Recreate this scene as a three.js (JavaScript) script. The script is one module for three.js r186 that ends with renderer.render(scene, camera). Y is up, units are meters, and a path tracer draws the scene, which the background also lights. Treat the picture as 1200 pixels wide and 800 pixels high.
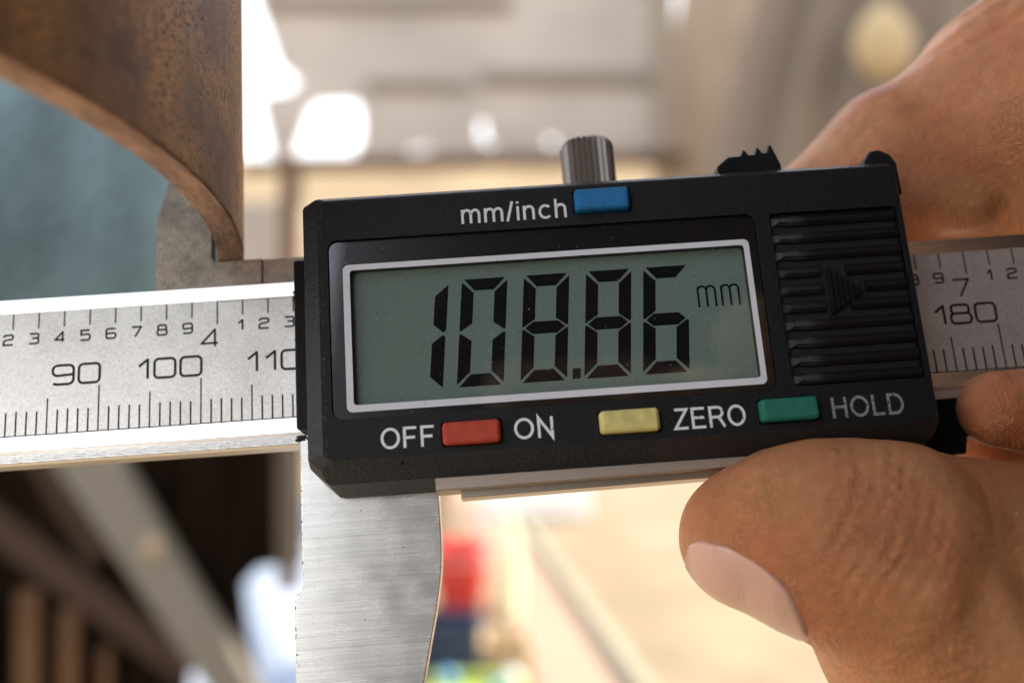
import * as THREE from 'three';
import { RoundedBoxGeometry } from 'three/addons/geometries/RoundedBoxGeometry.js';
import { mergeGeometries, toCreasedNormals } from 'three/addons/utils/BufferGeometryUtils.js';

// ---------------------------------------------------------------- camera, sky, sun, exposure
const scene = new THREE.Scene();
const EYE = new THREE.Vector3(0, 1.2, 0);
const camera = new THREE.PerspectiveCamera(38.3, 1024 / 682, 0.008, 400);
camera.position.copy(EYE);
camera.lookAt(0, 1.2, -1);
camera.focus = 0.0925;
camera.userData.fStop = 12.2;

const SUN = new THREE.Vector3(0.75, 0.66, -0.30).normalize();
{
  const W = 512, H = 256, d = new Float32Array(W * H * 4);
  for (let y = 0; y < H; y++) for (let x = 0; x < W; x++) {
    const el = (y + 0.5) / H * Math.PI - Math.PI / 2, az = (x + 0.5) / W * 2 * Math.PI;
    const e = Math.max(0, Math.sin(el)), i = (y * W + x) * 4;
    const t = Math.pow(1 - e, 2.2);                                    // bright summer haze towards the horizon
    const c = 1 + 0.10 * Math.sin(az * 3 + 5 * e) * Math.sin(el * 9 + az);
    d[i] = (0.74 + 0.56 * t) * c; d[i + 1] = (0.82 + 0.46 * t) * c; d[i + 2] = (0.96 + 0.28 * t) * c; d[i + 3] = 1;
  }
  const sky = new THREE.DataTexture(d, W, H, THREE.RGBAFormat, THREE.FloatType);
  sky.mapping = THREE.EquirectangularReflectionMapping; sky.magFilter = sky.minFilter = THREE.LinearFilter; sky.needsUpdate = true;
  scene.background = sky; scene.environment = sky;
}
const sun = new THREE.DirectionalLight(0xfff0da, 4.2);
sun.position.copy(SUN).multiplyScalar(12).add(new THREE.Vector3(0, 1, -3)); sun.target.position.set(0, 1, -3);
sun.castShadow = true; sun.shadow.mapSize.set(2048, 2048);
Object.assign(sun.shadow.camera, { left: -8, right: 8, top: 8, bottom: -8, near: 0.5, far: 40 });
scene.add(sun, sun.target);
const renderer = new THREE.WebGLRenderer({ antialias: true });
renderer.toneMapping = THREE.LinearToneMapping;
renderer.toneMappingExposure = 2.5;
renderer.shadowMap.enabled = true;

// ---------------------------------------------------------------- helpers
let seed = 7;
const rnd = () => { seed = (seed + 0x6d2b79f5) | 0; let t = Math.imul(seed ^ (seed >>> 15), 1 | seed); t = (t + Math.imul(t ^ (t >>> 7), 61 | t)) ^ t; return ((t ^ (t >>> 14)) >>> 0) / 4294967296; };
const clamp = (x, a = 0, b = 1) => Math.min(b, Math.max(a, x));
const lerp = (a, b, t) => a + (b - a) * t;
const smooth = (a, b, x) => { const t = clamp((x - a) / (b - a)); return t * t * (3 - 2 * t); };
const hash3 = (x, y, z) => { let h = Math.imul(x, 374761393) ^ Math.imul(y, 668265263) ^ Math.imul(z, 2147483647 - 1013904223); h = Math.imul(h ^ (h >>> 13), 1274126177); return ((h ^ (h >>> 16)) >>> 0) / 4294967296; };
function noise3(x, y, z) {
  const X = Math.floor(x), Y = Math.floor(y), Z = Math.floor(z), f = (t) => t * t * (3 - 2 * t), u = f(x - X), v = f(y - Y), w = f(z - Z);
  const c = (a, b, d) => hash3(X + a, Y + b, Z + d);
  return lerp(lerp(lerp(c(0, 0, 0), c(1, 0, 0), u), lerp(c(0, 1, 0), c(1, 1, 0), u), v), lerp(lerp(c(0, 0, 1), c(1, 0, 1), u), lerp(c(0, 1, 1), c(1, 1, 1), u), v), w);
}
// tileable value noise on a unit square with n cells
const tile = (u, v, nu, nv, s) => {
  const x = u * nu, y = v * nv, X = Math.floor(x), Y = Math.floor(y), f = (t) => t * t * (3 - 2 * t), a = f(x - X), b = f(y - Y);
  const h = (i, j) => hash3(((X + i) % nu + nu) % nu, ((Y + j) % nv + nv) % nv, s);
  return lerp(lerp(h(0, 0), h(1, 0), a), lerp(h(0, 1), h(1, 1), a), b);
};
function pattern(w, h, fn, srgb = false) {
  const d = new Uint8Array(w * h * 4);
  for (let y = 0; y < h; y++) for (let x = 0; x < w; x++) {
    const r = fn((x + 0.5) / w, (y + 0.5) / h), i = (y * w + x) * 4;
    if (typeof r === 'number') d[i] = d[i + 1] = d[i + 2] = clamp(r) * 255; else { d[i] = clamp(r[0]) * 255; d[i + 1] = clamp(r[1]) * 255; d[i + 2] = clamp(r[2]) * 255; }
    d[i + 3] = 255;
  }
  const t = new THREE.DataTexture(d, w, h); t.wrapS = t.wrapT = THREE.RepeatWrapping; t.magFilter = THREE.LinearFilter; t.minFilter = THREE.LinearMipmapLinearFilter; t.generateMipmaps = true;
  if (srgb) t.colorSpace = THREE.SRGBColorSpace; t.needsUpdate = true; return t;
}
const rep = (t, x, y) => { const c = t.clone(); c.repeat.set(x, y); c.needsUpdate = true; return c; };
const rgb = (r, g, b) => new THREE.Color().setRGB(r, g, b);
const std = (o) => new THREE.MeshPhysicalMaterial(o);
const taken = {};
const numbered = (n) => { const k = taken[n] = (taken[n] ?? -1) + 1; return k ? n + '_' + String(k).padStart(3, '0') : n; };
function tag(o, label, category, group) { o.userData.label = label; o.userData.category = category; if (group) o.userData.group = group; return o; }
function shadowed(m) { m.castShadow = m.receiveShadow = true; return m; }
function mesh(name, geo, mat, parent = scene) {
  const m = shadowed(new THREE.Mesh(Array.isArray(geo) ? join(geo) : geo, mat)); m.name = parent === scene ? numbered(name) : name; parent.add(m); return m;
}
function join(gs) {
  return mergeGeometries(gs.map((g) => { g = g.index ? g.toNonIndexed() : g; for (const k of Object.keys(g.attributes)) if (!['position', 'normal', 'uv'].includes(k)) g.deleteAttribute(k); g.clearGroups(); return g; }));
}
function thing(name, label, category, group) { const o = new THREE.Group(); o.name = numbered(name); scene.add(o); return tag(o, label, category, group); }
const structure = (m) => { m.userData.kind = 'structure'; return m; };

// the pose of the measured pieces: the caliper lies in its own x (along the beam), y (across it), z (out of its face), in metres,
// leaning back a little as it is held; the pipe stands square to the beam
const POSE = new THREE.Matrix4().set(
  0.99742239, -0.07135662, 0.00753718, 0.00902893,
  0.06742246, 0.96797409, 0.24182714, 0.00056454 + 1.2,
  -0.02455176, -0.24069563, 0.97029007, -0.09846564,
  0, 0, 0, 1);
function held(o) { POSE.decompose(o.position, o.quaternion, o.scale); o.scale.set(1, 1, 1); return o; }
const MM = 0.001;
const mmGeo = (g) => { g.scale(MM, MM, MM); return g; };
const v2 = (a) => a.map(([x, y]) => new THREE.Vector2(x, y));
const poly = (pts) => new THREE.Shape(v2(pts));
function rrect(x0, y0, x1, y1, r, Path = THREE.Shape) {
  const s = new Path();
  s.moveTo(x0 + r, y0); s.lineTo(x1 - r, y0); s.absarc(x1 - r, y0 + r, r, -Math.PI / 2, 0); s.lineTo(x1, y1 - r); s.absarc(x1 - r, y1 - r, r, 0, Math.PI / 2);
  s.lineTo(x0 + r, y1); s.absarc(x0 + r, y1 - r, r, Math.PI / 2, Math.PI); s.lineTo(x0, y0 + r); s.absarc(x0 + r, y0 + r, r, Math.PI, 1.5 * Math.PI);
  return s;
}
// extrude a shape given in mm from z0 to z1, edges chamfered by b
function slab(shape, z0, z1, b = 0, seg = 1, curve = 6) {
  const g = new THREE.ExtrudeGeometry(shape, { depth: z1 - z0 - 2 * b, bevelEnabled: b > 0, bevelSize: b, bevelThickness: b, bevelOffset: -b, bevelSegments: seg, curveSegments: curve });
  g.translate(0, 0, z0 + b); return mmGeo(g);
}
function box(x0, y0, z0, x1, y1, z1, r = 0.15, seg = 2) {
  const g = new RoundedBoxGeometry(x1 - x0, y1 - y0, z1 - z0, seg, r); g.translate((x0 + x1) / 2, (y0 + y1) / 2, (z0 + z1) / 2); return mmGeo(g);
}
// uv in centimetres from the piece's own x and y (and a share of z, so that side faces are not streaked)
function planar(g, k = 100, kz = 0.7) {
  const p = g.attributes.position, uv = new Float32Array(p.count * 2);
  for (let i = 0; i < p.count; i++) { uv[2 * i] = (p.getX(i) + kz * p.getZ(i)) * k; uv[2 * i + 1] = (p.getY(i) - kz * p.getZ(i)) * k; }
  g.setAttribute('uv', new THREE.BufferAttribute(uv, 2)); return g;
}
const bx = (w, h, d, x, y, z, r = 0.004) => { const g = new RoundedBoxGeometry(w, h, d, 2, Math.min(r, w / 3, h / 3, d / 3)); g.translate(x, y, z); return g; };
const lathe = (pts, n = 40) => new THREE.LatheGeometry(v2(pts), n);

// ---------------------------------------------------------------- textures
const grainT = pattern(512, 512, (u, v) => 0.45 * tile(u, v, 128, 128, 1) + 0.35 * tile(u, v, 256, 256, 2) + 0.2 * tile(u, v, 40, 40, 3));
const brushedT = pattern(1024, 1024, (u, v) => { let q = 0.4 * tile(u, v, 2, 150, 4) + 0.35 * tile(u, v, 3, 260, 5) + 0.25 * tile(u, v, 1, 90, 6); if (tile(u, v, 60, 60, 9) > 0.965) q -= 0.5; return q; });
const blotchT = pattern(512, 512, (u, v) => 0.5 * tile(u, v, 5, 5, 7) + 0.3 * tile(u, v, 13, 13, 8) + 0.2 * tile(u, v, 60, 60, 9));
const steelRough = pattern(512, 512, (u, v) => 0.40 + 0.25 * tile(u, v, 6, 6, 11) + 0.15 * tile(u, v, 4, 200, 12));
const brushedColor = pattern(1024, 1024, (u, v) => {
  let q = 0.925 + 0.05 * (tile(u, v, 2, 170, 14) - 0.5) + 0.05 * (tile(u, v, 1, 60, 18) - 0.5) + 0.04 * (tile(u, v, 5, 7, 15) - 0.5) + 0.03 * (tile(u, v, 220, 220, 19) - 0.5);
  if (tile(u, v, 64, 64, 16) > 0.968) q *= 0.55; if (tile(u, v, 7, 130, 17) > 0.955) q *= 0.9;
  return [q, q * 0.99, q * 0.975];
}, true);

// ---------------------------------------------------------------- setting: yard ground, kerb, canopy, wall
const concreteT = pattern(512, 512, (u, v) => { const s = 0.80 + 0.12 * (tile(u, v, 7, 7, 21) - 0.5) + 0.08 * (tile(u, v, 90, 90, 22) - 0.5); return [s, s * 0.955, s * 0.87]; }, true);
{
  const g = new THREE.PlaneGeometry(160, 160, 8, 8); g.rotateX(-Math.PI / 2);
  structure(mesh('ground', g, std({ map: rep(concreteT, 80, 80), color: rgb(0.40, 0.335, 0.255), roughness: 0.9 })));
  // raised kerb that runs away through the yard
  const k = new THREE.Shape(v2([[-0.03, 0], [-0.03, 0.045], [-0.02, 0.055], [0.02, 0.055], [0.03, 0.045], [0.03, 0]]));
  const kg = new THREE.ExtrudeGeometry(k, { depth: 5.4, bevelEnabled: false });
  const kerb = structure(mesh('kerb', kg, std({ color: rgb(0.34, 0.31, 0.22), roughness: 0.9, bumpMap: rep(blotchT, 4, 4), bumpScale: 0.004 })));
  kerb.position.set(0.475, 0.0, -3.1); kerb.rotation.y = Math.PI + 0.118;
  // pinkish paving beside the kerb
  const pg = new THREE.BoxGeometry(0.34, 0.012, 5.2);
  const path = structure(mesh('path', pg, std({ color: rgb(0.33, 0.235, 0.17), roughness: 0.9, bumpMap: rep(blotchT, 2, 8), bumpScale: 0.004 })));
  path.position.set(-0.02, 0.002, -5.75); path.rotation.y = 0.118;
}
{
  const w = thing('far_wall', 'cream wall far behind, seen as a bright band under the dark beam', 'wall');
  const m = std({ map: rep(concreteT, 2, 2), color: rgb(0.98, 0.84, 0.66), roughness: 0.9 });
  mesh('masonry', bx(13, 3.7, 0.3, -3.2, 1.85, -14), m, w); mesh('coping', bx(13.1, 0.08, 0.4, -3.2, 3.74, -14), m, w);
}
const woodT = pattern(512, 512, (u, v) => { const s = 0.6 + 0.5 * (tile(u, v, 60, 3, 31) - 0.5) + 0.3 * (tile(u, v, 140, 6, 32) - 0.5) + 0.2 * (tile(u, v, 4, 4, 33) - 0.5); return [s, s * 0.82, s * 0.66]; }, true);
{
  // boarded canopy overhead and the dark workshop wall behind the photographer: both out of the picture, they keep sun and sky off the right side
  const c = thing('canopy', 'dark boarded canopy over the place where the caliper is held', 'canopy');
  const m = std({ map: woodT, color: rgb(0.42, 0.36, 0.3), roughness: 0.8 });
  for (let i = 0; i < 8; i++) mesh('plank', bx(0.29, 0.025, 2.5, -0.75 + i * 0.3, 2.9, -0.85), m, c);
  for (const z of [-2.0, 0.34]) mesh('rafter', bx(2.5, 0.12, 0.07, 0.3, 2.825, z), m, c);
  for (const [x, z] of [[1.5, 0.34], [1.5, -2.0]]) mesh('post', bx(0.09, 2.76, 0.09, x, 1.38, z), m, c);
  const w = thing('workshop_wall', 'dark boarded workshop wall behind and to the right of the photographer', 'wall');
  const wm = std({ map: woodT, color: rgb(0.06, 0.052, 0.045), roughness: 0.9 });
  for (let i = 0; i < 6; i++) mesh('plank', bx(0.215, 2.8, 0.03, 0.0485 + i * 0.22, 1.4, 0.135), wm, w);
  mesh('plank', bx(0.03, 2.8, 0.125, 0.21, 1.4, -0.1305), wm, w); mesh('plank', bx(0.03, 2.8, 0.125, 0.21, 1.4, -0.2565), wm, w); mesh('batten', bx(0.03, 2.7, 0.08, 0.2402, 1.4, -0.193), wm, w);
  mesh('plank', bx(0.03, 1.355, 0.186, 0.21, 0.6775, 0.026), wm, w); mesh('plank', bx(0.03, 1.375, 0.186, 0.21, 2.1, 0.026), wm, w);   // a slot of sunlight is left between these two
}

// ---------------------------------------------------------------- background, 2 to 7 m away, out of focus
const paleT = pattern(256, 256, (u, v) => { const s = 0.86 + 0.14 * (tile(u, v, 4, 5, 41) - 0.5) + 0.06 * (tile(u, v, 70, 70, 42) - 0.5); return [s, s * 0.955, s * 0.91]; }, true);
{
  const K = 4 / 1152, X = (x) => (x - 600) * K, Y = (y) => 1.2 + (400 - y) * K;
  const P = (a) => a.map(([x, y]) => [X(x), Y(y)]);
  const hang = thing('hanging_panel', 'pale grey board above the dark beam, with ragged left edge and gaps', 'panel');
  const s = poly(P([[296, -180], [300, 0], [309, 24], [326, 76], [349, 94], [341, 106], [303, 112], [320, 188], [770, 180], [770, -180]].reverse()));
  s.holes.push(new THREE.Path(v2(P([[343, 181], [364, 124], [376, 118], [414, 117], [422, 126], [424, 160], [414, 181]]))));
  for (const [x, y, rx, ry] of [[486, 175, 9, 2.4], [498, 172, 3, 4], [565, 152, 4, 13], [572, 166, 5, 3.5], [646, 165, 5, 4.5], [530, 88, 2.2, 2.5]]) { const h = new THREE.Path(); h.absellipse(X(x), Y(y), rx * K, ry * K, 0, 2 * Math.PI); s.holes.push(h); }
  const g = new THREE.ExtrudeGeometry(s, { depth: 0.03, bevelEnabled: false, curveSegments: 10 }); g.translate(0, 0, -4.03);
  mesh('board', g, std({ map: rep(paleT, 1.2, 1.2), color: rgb(0.58, 0.56, 0.54), roughness: 0.85 }), hang);
  const taupe = std({ color: rgb(0.24, 0.20, 0.16), roughness: 0.8, bumpMap: blotchT, bumpScale: 0.003 });
  mesh('batten', bx(1.0, 0.05, 0.03, X(455), Y(4), -3.984), taupe, hang);
  mesh('batten', bx(0.75, 0.055, 0.03, X(672), Y(91), -3.984), taupe, hang);
  mesh('batten', bx(0.42, 0.04, 0.025, X(490), Y(100), -3.986), taupe, hang);
  mesh('stile', bx(0.075, 1.1, 0.05, X(778), Y(30), -3.975), std({ color: rgb(0.28, 0.23, 0.17), roughness: 0.8 }), hang);

  const dark = std({ map: woodT, color: rgb(0.32, 0.26, 0.2), roughness: 0.8 });
  const fr = thing('pergola', 'dark brown timber beam and post under the pale hanging board', 'pergola');
  const beam = mesh('beam', bx(1.78, 0.052, 0.06, 0, 0, 0), dark, fr); beam.position.set(X(545), Y(192), -3.96); beam.rotation.z = 0.018;
  mesh('post', bx(0.075, 1.92, 0.07, X(343), 0.96, -3.96), dark, fr);

  const pp = thing('cream_board', 'broad pale cream board hanging aslant between the grey board and the curtain', 'board');
  const pb = mesh('plank', bx(0.34, 2.2, 0.03, 0, 0, 0), std({ map: rep(paleT, 1, 3), color: rgb(0.66, 0.565, 0.45), roughness: 0.7 }), pp);
  pp.position.set(X(835), 2.25, -4.12); pb.rotation.z = -0.15;

  const cab = thing('cabinet', 'pale beige two door cabinet just right of the copper pipe, under the white gap', 'cabinet'); cab.position.set(-1.33, 0, -4.75);
  const cm = std({ map: rep(paleT, 1, 1), color: rgb(0.52, 0.5, 0.47), roughness: 0.7 });
  mesh('carcass', bx(0.62, 1.84, 0.3, 0, 0.94, 0), cm, cab);
  for (const q of [-1, 1]) { const dr = mesh('door', bx(0.3, 1.72, 0.018, q * 0.153, 0.95, 0.161), cm, cab); mesh('handle', bx(0.012, 0.12, 0.02, q * 0.03, 1.0, 0.18), dark, dr); }
  // heavy curtain on the right, hanging from a rail
  const cur = thing('curtain', 'taupe curtain hanging behind the finger on the right', 'curtain');
  const cg = new THREE.PlaneGeometry(1.9, 2.0, 160, 30), cp = cg.attributes.position;
  for (let i = 0; i < cp.count; i++) { const x = cp.getX(i), y = cp.getY(i); cp.setX(i, x + 0.29 * y * (0.95 - x) / 1.9); cp.setZ(i, 0.03 * Math.sin(x * 26 + 0.8 * Math.sin(x * 9)) + 0.012 * Math.sin(x * 61 + y)); }
  cg.computeVertexNormals(); cg.translate(1.715, 2.0, -3.62);
  mesh('cloth', cg, std({ color: rgb(0.21, 0.165, 0.125), roughness: 0.95, side: THREE.DoubleSide, bumpMap: rep(grainT, 20, 20), bumpScale: 0.001 }), cur);
  const rail = new THREE.CylinderGeometry(0.015, 0.015, 2.2, 12); rail.rotateZ(Math.PI / 2); rail.translate(1.8, 3.02, -3.62);
  mesh('rail', rail, std({ color: rgb(0.3, 0.28, 0.25), roughness: 0.5, metalness: 0.8 }), cur);

  // pale bag hung in front of the curtain
  const bag = thing('cloth_bag', 'pale straw coloured round bag hanging in front of the curtain', 'bag');
  const bg = new THREE.SphereGeometry(0.105, 32, 24), bp = bg.attributes.position;
  for (let i = 0; i < bp.count; i++) { const y = bp.getY(i); const q = 1 + 0.06 * Math.sin(Math.atan2(bp.getZ(i), bp.getX(i)) * 9) * (y > 0 ? 1 : 0.3); bp.setXYZ(i, bp.getX(i) * q * (y > 0 ? 1 - 2.2 * y : 1), y * 1.25, bp.getZ(i) * q * 0.7); }
  bg.computeVertexNormals();
  mesh('sack', bg, std({ color: rgb(0.46, 0.345, 0.19), roughness: 0.9 }), bag);
  const cord = new THREE.CylinderGeometry(0.006, 0.006, 0.82, 8); cord.translate(0, 0.52, 0);
  mesh('cord', cord, std({ color: rgb(0.35, 0.3, 0.22), roughness: 0.9 }), bag);
  bag.position.set((1035 - 600) * 3.45 / 1152, 1.2 + 350 * 3.45 / 1152, -3.45);
}
// dark rack at the lower left
{
  const K = 2.2 / 1152, X = (x) => (x - 600) * K, Y = (y) => 1.2 + (400 - y) * K, P = (a) => v2(a.map(([x, y]) => [X(x), Y(y)]));
  const rack = thing('timber_rack', 'dark timber rack with ochre slats and a slanting grey rail at lower left', 'rack');
  const s = new THREE.Shape(P([[-160, 455], [352, 455], [352, 664], [300, 668], [279, 690], [284, 740], [296, 800], [296, 1020], [-160, 1020]].reverse()));
  s.holes.push(new THREE.Path(P([[214, 830], [214, 772], [228, 755], [246, 757], [266, 778], [276, 800], [276, 830]])));
  const g = new THREE.ExtrudeGeometry(s, { depth: 0.03, bevelEnabled: false }); g.translate(0, 0, -2.25);
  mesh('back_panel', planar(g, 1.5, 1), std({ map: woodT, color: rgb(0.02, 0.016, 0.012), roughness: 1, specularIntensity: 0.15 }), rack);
  const rail = mesh('slanting_rail', (() => { const g = bx(0.135, 0.86, 0.05, 0, 0, 0, 0.01), p = g.attributes.position; for (let i = 0; i < p.count; i++) p.setX(i, p.getX(i) * (0.85 + 0.5 * p.getY(i))); g.computeVertexNormals(); return g; })(), std({ color: rgb(0.15, 0.13, 0.102), roughness: 0.6, bumpMap: blotchT, bumpScale: 0.004 }), rack);
  rail.position.set(X(178), Y(640), -2.17); rail.rotation.z = Math.atan2(190, 300);
  for (const [x, y, r] of [[190, 634, 0.024]]) { const k = new THREE.SphereGeometry(r, 20, 14); k.scale(1, 1, 0.5); k.translate(X(x), Y(y), -2.14); mesh('knob', k, std({ color: rgb(0.34, 0.25, 0.15), roughness: 0.6 }), rack); }
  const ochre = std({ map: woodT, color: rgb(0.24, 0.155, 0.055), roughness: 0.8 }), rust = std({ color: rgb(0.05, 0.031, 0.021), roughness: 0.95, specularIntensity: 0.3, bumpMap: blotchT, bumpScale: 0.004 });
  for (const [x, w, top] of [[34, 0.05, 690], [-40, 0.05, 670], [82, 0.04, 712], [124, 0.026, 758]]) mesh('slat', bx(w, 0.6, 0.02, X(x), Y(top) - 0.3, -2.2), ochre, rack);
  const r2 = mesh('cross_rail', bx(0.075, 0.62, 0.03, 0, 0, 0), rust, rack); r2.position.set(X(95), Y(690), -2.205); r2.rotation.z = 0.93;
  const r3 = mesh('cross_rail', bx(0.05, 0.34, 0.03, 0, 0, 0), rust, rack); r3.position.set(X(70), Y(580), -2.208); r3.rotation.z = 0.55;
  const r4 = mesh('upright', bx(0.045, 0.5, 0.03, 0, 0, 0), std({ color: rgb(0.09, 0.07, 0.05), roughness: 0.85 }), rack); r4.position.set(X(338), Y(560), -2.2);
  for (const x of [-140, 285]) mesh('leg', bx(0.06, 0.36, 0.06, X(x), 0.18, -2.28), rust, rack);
}
// things standing on the sunlit yard
const gloss = (r, g, b, rough = 0.35) => std({ color: rgb(r, g, b), roughness: rough });
function tub(name, label, category, [x, z], [w, h, d], mat, wall = 0.012) {
  const o = thing(name, label, category); o.position.set(x, 0, z);
  mesh('base', bx(w, 0.015, d, 0, 0.008, 0), mat, o);
  for (const s of [-1, 1]) { mesh('side', bx(wall, h - 0.004, d, s * (w - wall) / 2, (h - 0.004) / 2 + 0.002, 0), mat, o); mesh('end', bx(w - 2 * wall, h - 0.004, wall, 0, (h - 0.004) / 2 + 0.002, s * (d - wall) / 2), mat, o); }
  mesh('rim', [bx(w + 0.02, 0.014, 0.02, 0, h, d / 2), bx(w + 0.02, 0.014, 0.02, 0, h, -d / 2), bx(0.02, 0.0138, d, w / 2, h, 0), bx(0.02, 0.0138, d, -w / 2, h, 0)], mat, o);
  return o;
}
{
  const o = thing('plastic_sheet', 'bluish white plastic sheet sloping on the ground, left of the long jaw', 'sheet'); o.position.set(-0.83, 0.22, -3.15); o.rotation.set(-0.72, 0.25, 0);
  const g = new THREE.BoxGeometry(0.62, 1.1, 0.012, 60, 60, 1), p = g.attributes.position;
  for (let i = 0; i < p.count; i++) p.setZ(i, p.getZ(i) + 0.012 * Math.sin(p.getX(i) * 17 + 2 * Math.sin(p.getY(i) * 5)));
  g.computeVertexNormals(); mesh('film', g, gloss(0.40, 0.47, 0.60, 0.5), o);
  mesh('batten', bx(0.6, 0.03, 0.03, 0, 0.535, -0.02), gloss(0.3, 0.3, 0.3, 0.7), o);
}
{
  tub('crate', 'navy blue plastic crate on the ground right of the long jaw, red bucket behind it', 'crate', [-0.235, -3.55], [0.24, 0.2, 0.2], gloss(0.02, 0.03, 0.07, 0.6));
  const b = thing('bucket', 'red plastic bucket behind the navy crate, right of the long jaw', 'bucket'); b.position.set(-0.235, 0.0, -4.4);
  mesh('shell', lathe([[0.001, 0], [0.095, 0], [0.135, 0.275], [0.142, 0.28], [0.142, 0.295], [0.128, 0.295], [0.09, 0.01], [0.001, 0.01]]), gloss(0.62, 0.05, 0.04), b);
  const h = new THREE.TorusGeometry(0.135, 0.004, 8, 40, Math.PI); h.rotateX(1.9); h.translate(0, 0.275, 0); mesh('handle', h, gloss(0.6, 0.6, 0.6), b);
  const ob = tag(mesh('ball', new THREE.SphereGeometry(0.045, 32, 24), gloss(0.75, 0.34, 0.18)), 'small orange ball on the ground beside the red bucket', 'ball'); ob.position.set(-0.06, 0.045, -4.3);
  const ballGroup = 'blue balls on the lime tray';
  const a = tag(mesh('ball', new THREE.SphereGeometry(0.034, 32, 24), gloss(0.08, 0.28, 0.5)), 'larger of the two blue balls on the lime green tray', 'ball', ballGroup); a.position.set(-0.215, 0.075, -3.27);
  const a2 = tag(a.clone(), 'smaller of the two blue balls on the lime green tray', 'ball', ballGroup); a2.name = numbered('ball'); scene.add(a2); a2.scale.setScalar(0.72); a2.position.set(-0.055, 0.065, -3.22);
  const w = tag(mesh('ball', new THREE.SphereGeometry(0.03, 32, 24), gloss(0.8, 0.8, 0.76)), 'small white ball at the right end of the lime green tray', 'ball'); w.position.set(0.0, 0.072, -3.3);
  tub('tray', 'lime green plastic tray on the ground at the bottom edge of the picture', 'tray', [-0.12, -3.28], [0.3, 0.05, 0.24], gloss(0.42, 0.5, 0.12));
  tub('cardboard_box', 'low tan cardboard box behind the lime green tray', 'box', [-0.02, -3.62], [0.17, 0.1, 0.16], gloss(0.5, 0.36, 0.2, 0.9));
  const j = thing('jug', 'pale yellow plastic jug with a rounded top beside the red bucket', 'jug'); j.position.set(-0.012, 0, -4.3);
  mesh('body', lathe([[0.001, 0], [0.05, 0], [0.055, 0.01], [0.055, 0.28], [0.045, 0.36], [0.02, 0.40], [0.018, 0.43], [0.001, 0.43]]), gloss(0.8, 0.78, 0.5), j);
  mesh('cap', lathe([[0.001, 0.43], [0.024, 0.43], [0.024, 0.455], [0.001, 0.458]]), gloss(0.9, 0.9, 0.85), j);
  const blk = thing('foam_block', 'low white block lying far back on the sunlit ground', 'block'); blk.position.set(0.15, 0, -6.8);
  mesh('block', bx(0.75, 0.24, 0.3, 0, 0.12, 0, 0.02), gloss(0.88, 0.88, 0.86, 0.8), blk);
  const bin = thing('storage_bin', 'taupe bin behind the red bucket next to the long jaw', 'bin'); bin.position.set(-0.42, 0, -5.0);
  mesh('shell', lathe([[0.001, 0], [0.14, 0], [0.16, 0.5], [0.17, 0.51], [0.17, 0.53], [0.001, 0.53]]), gloss(0.36, 0.27, 0.2, 0.7), bin);
  mesh('lid', lathe([[0.001, 0.532], [0.178, 0.532], [0.17, 0.56], [0.001, 0.58]]), gloss(0.4, 0.32, 0.25, 0.7), bin);
}

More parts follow.
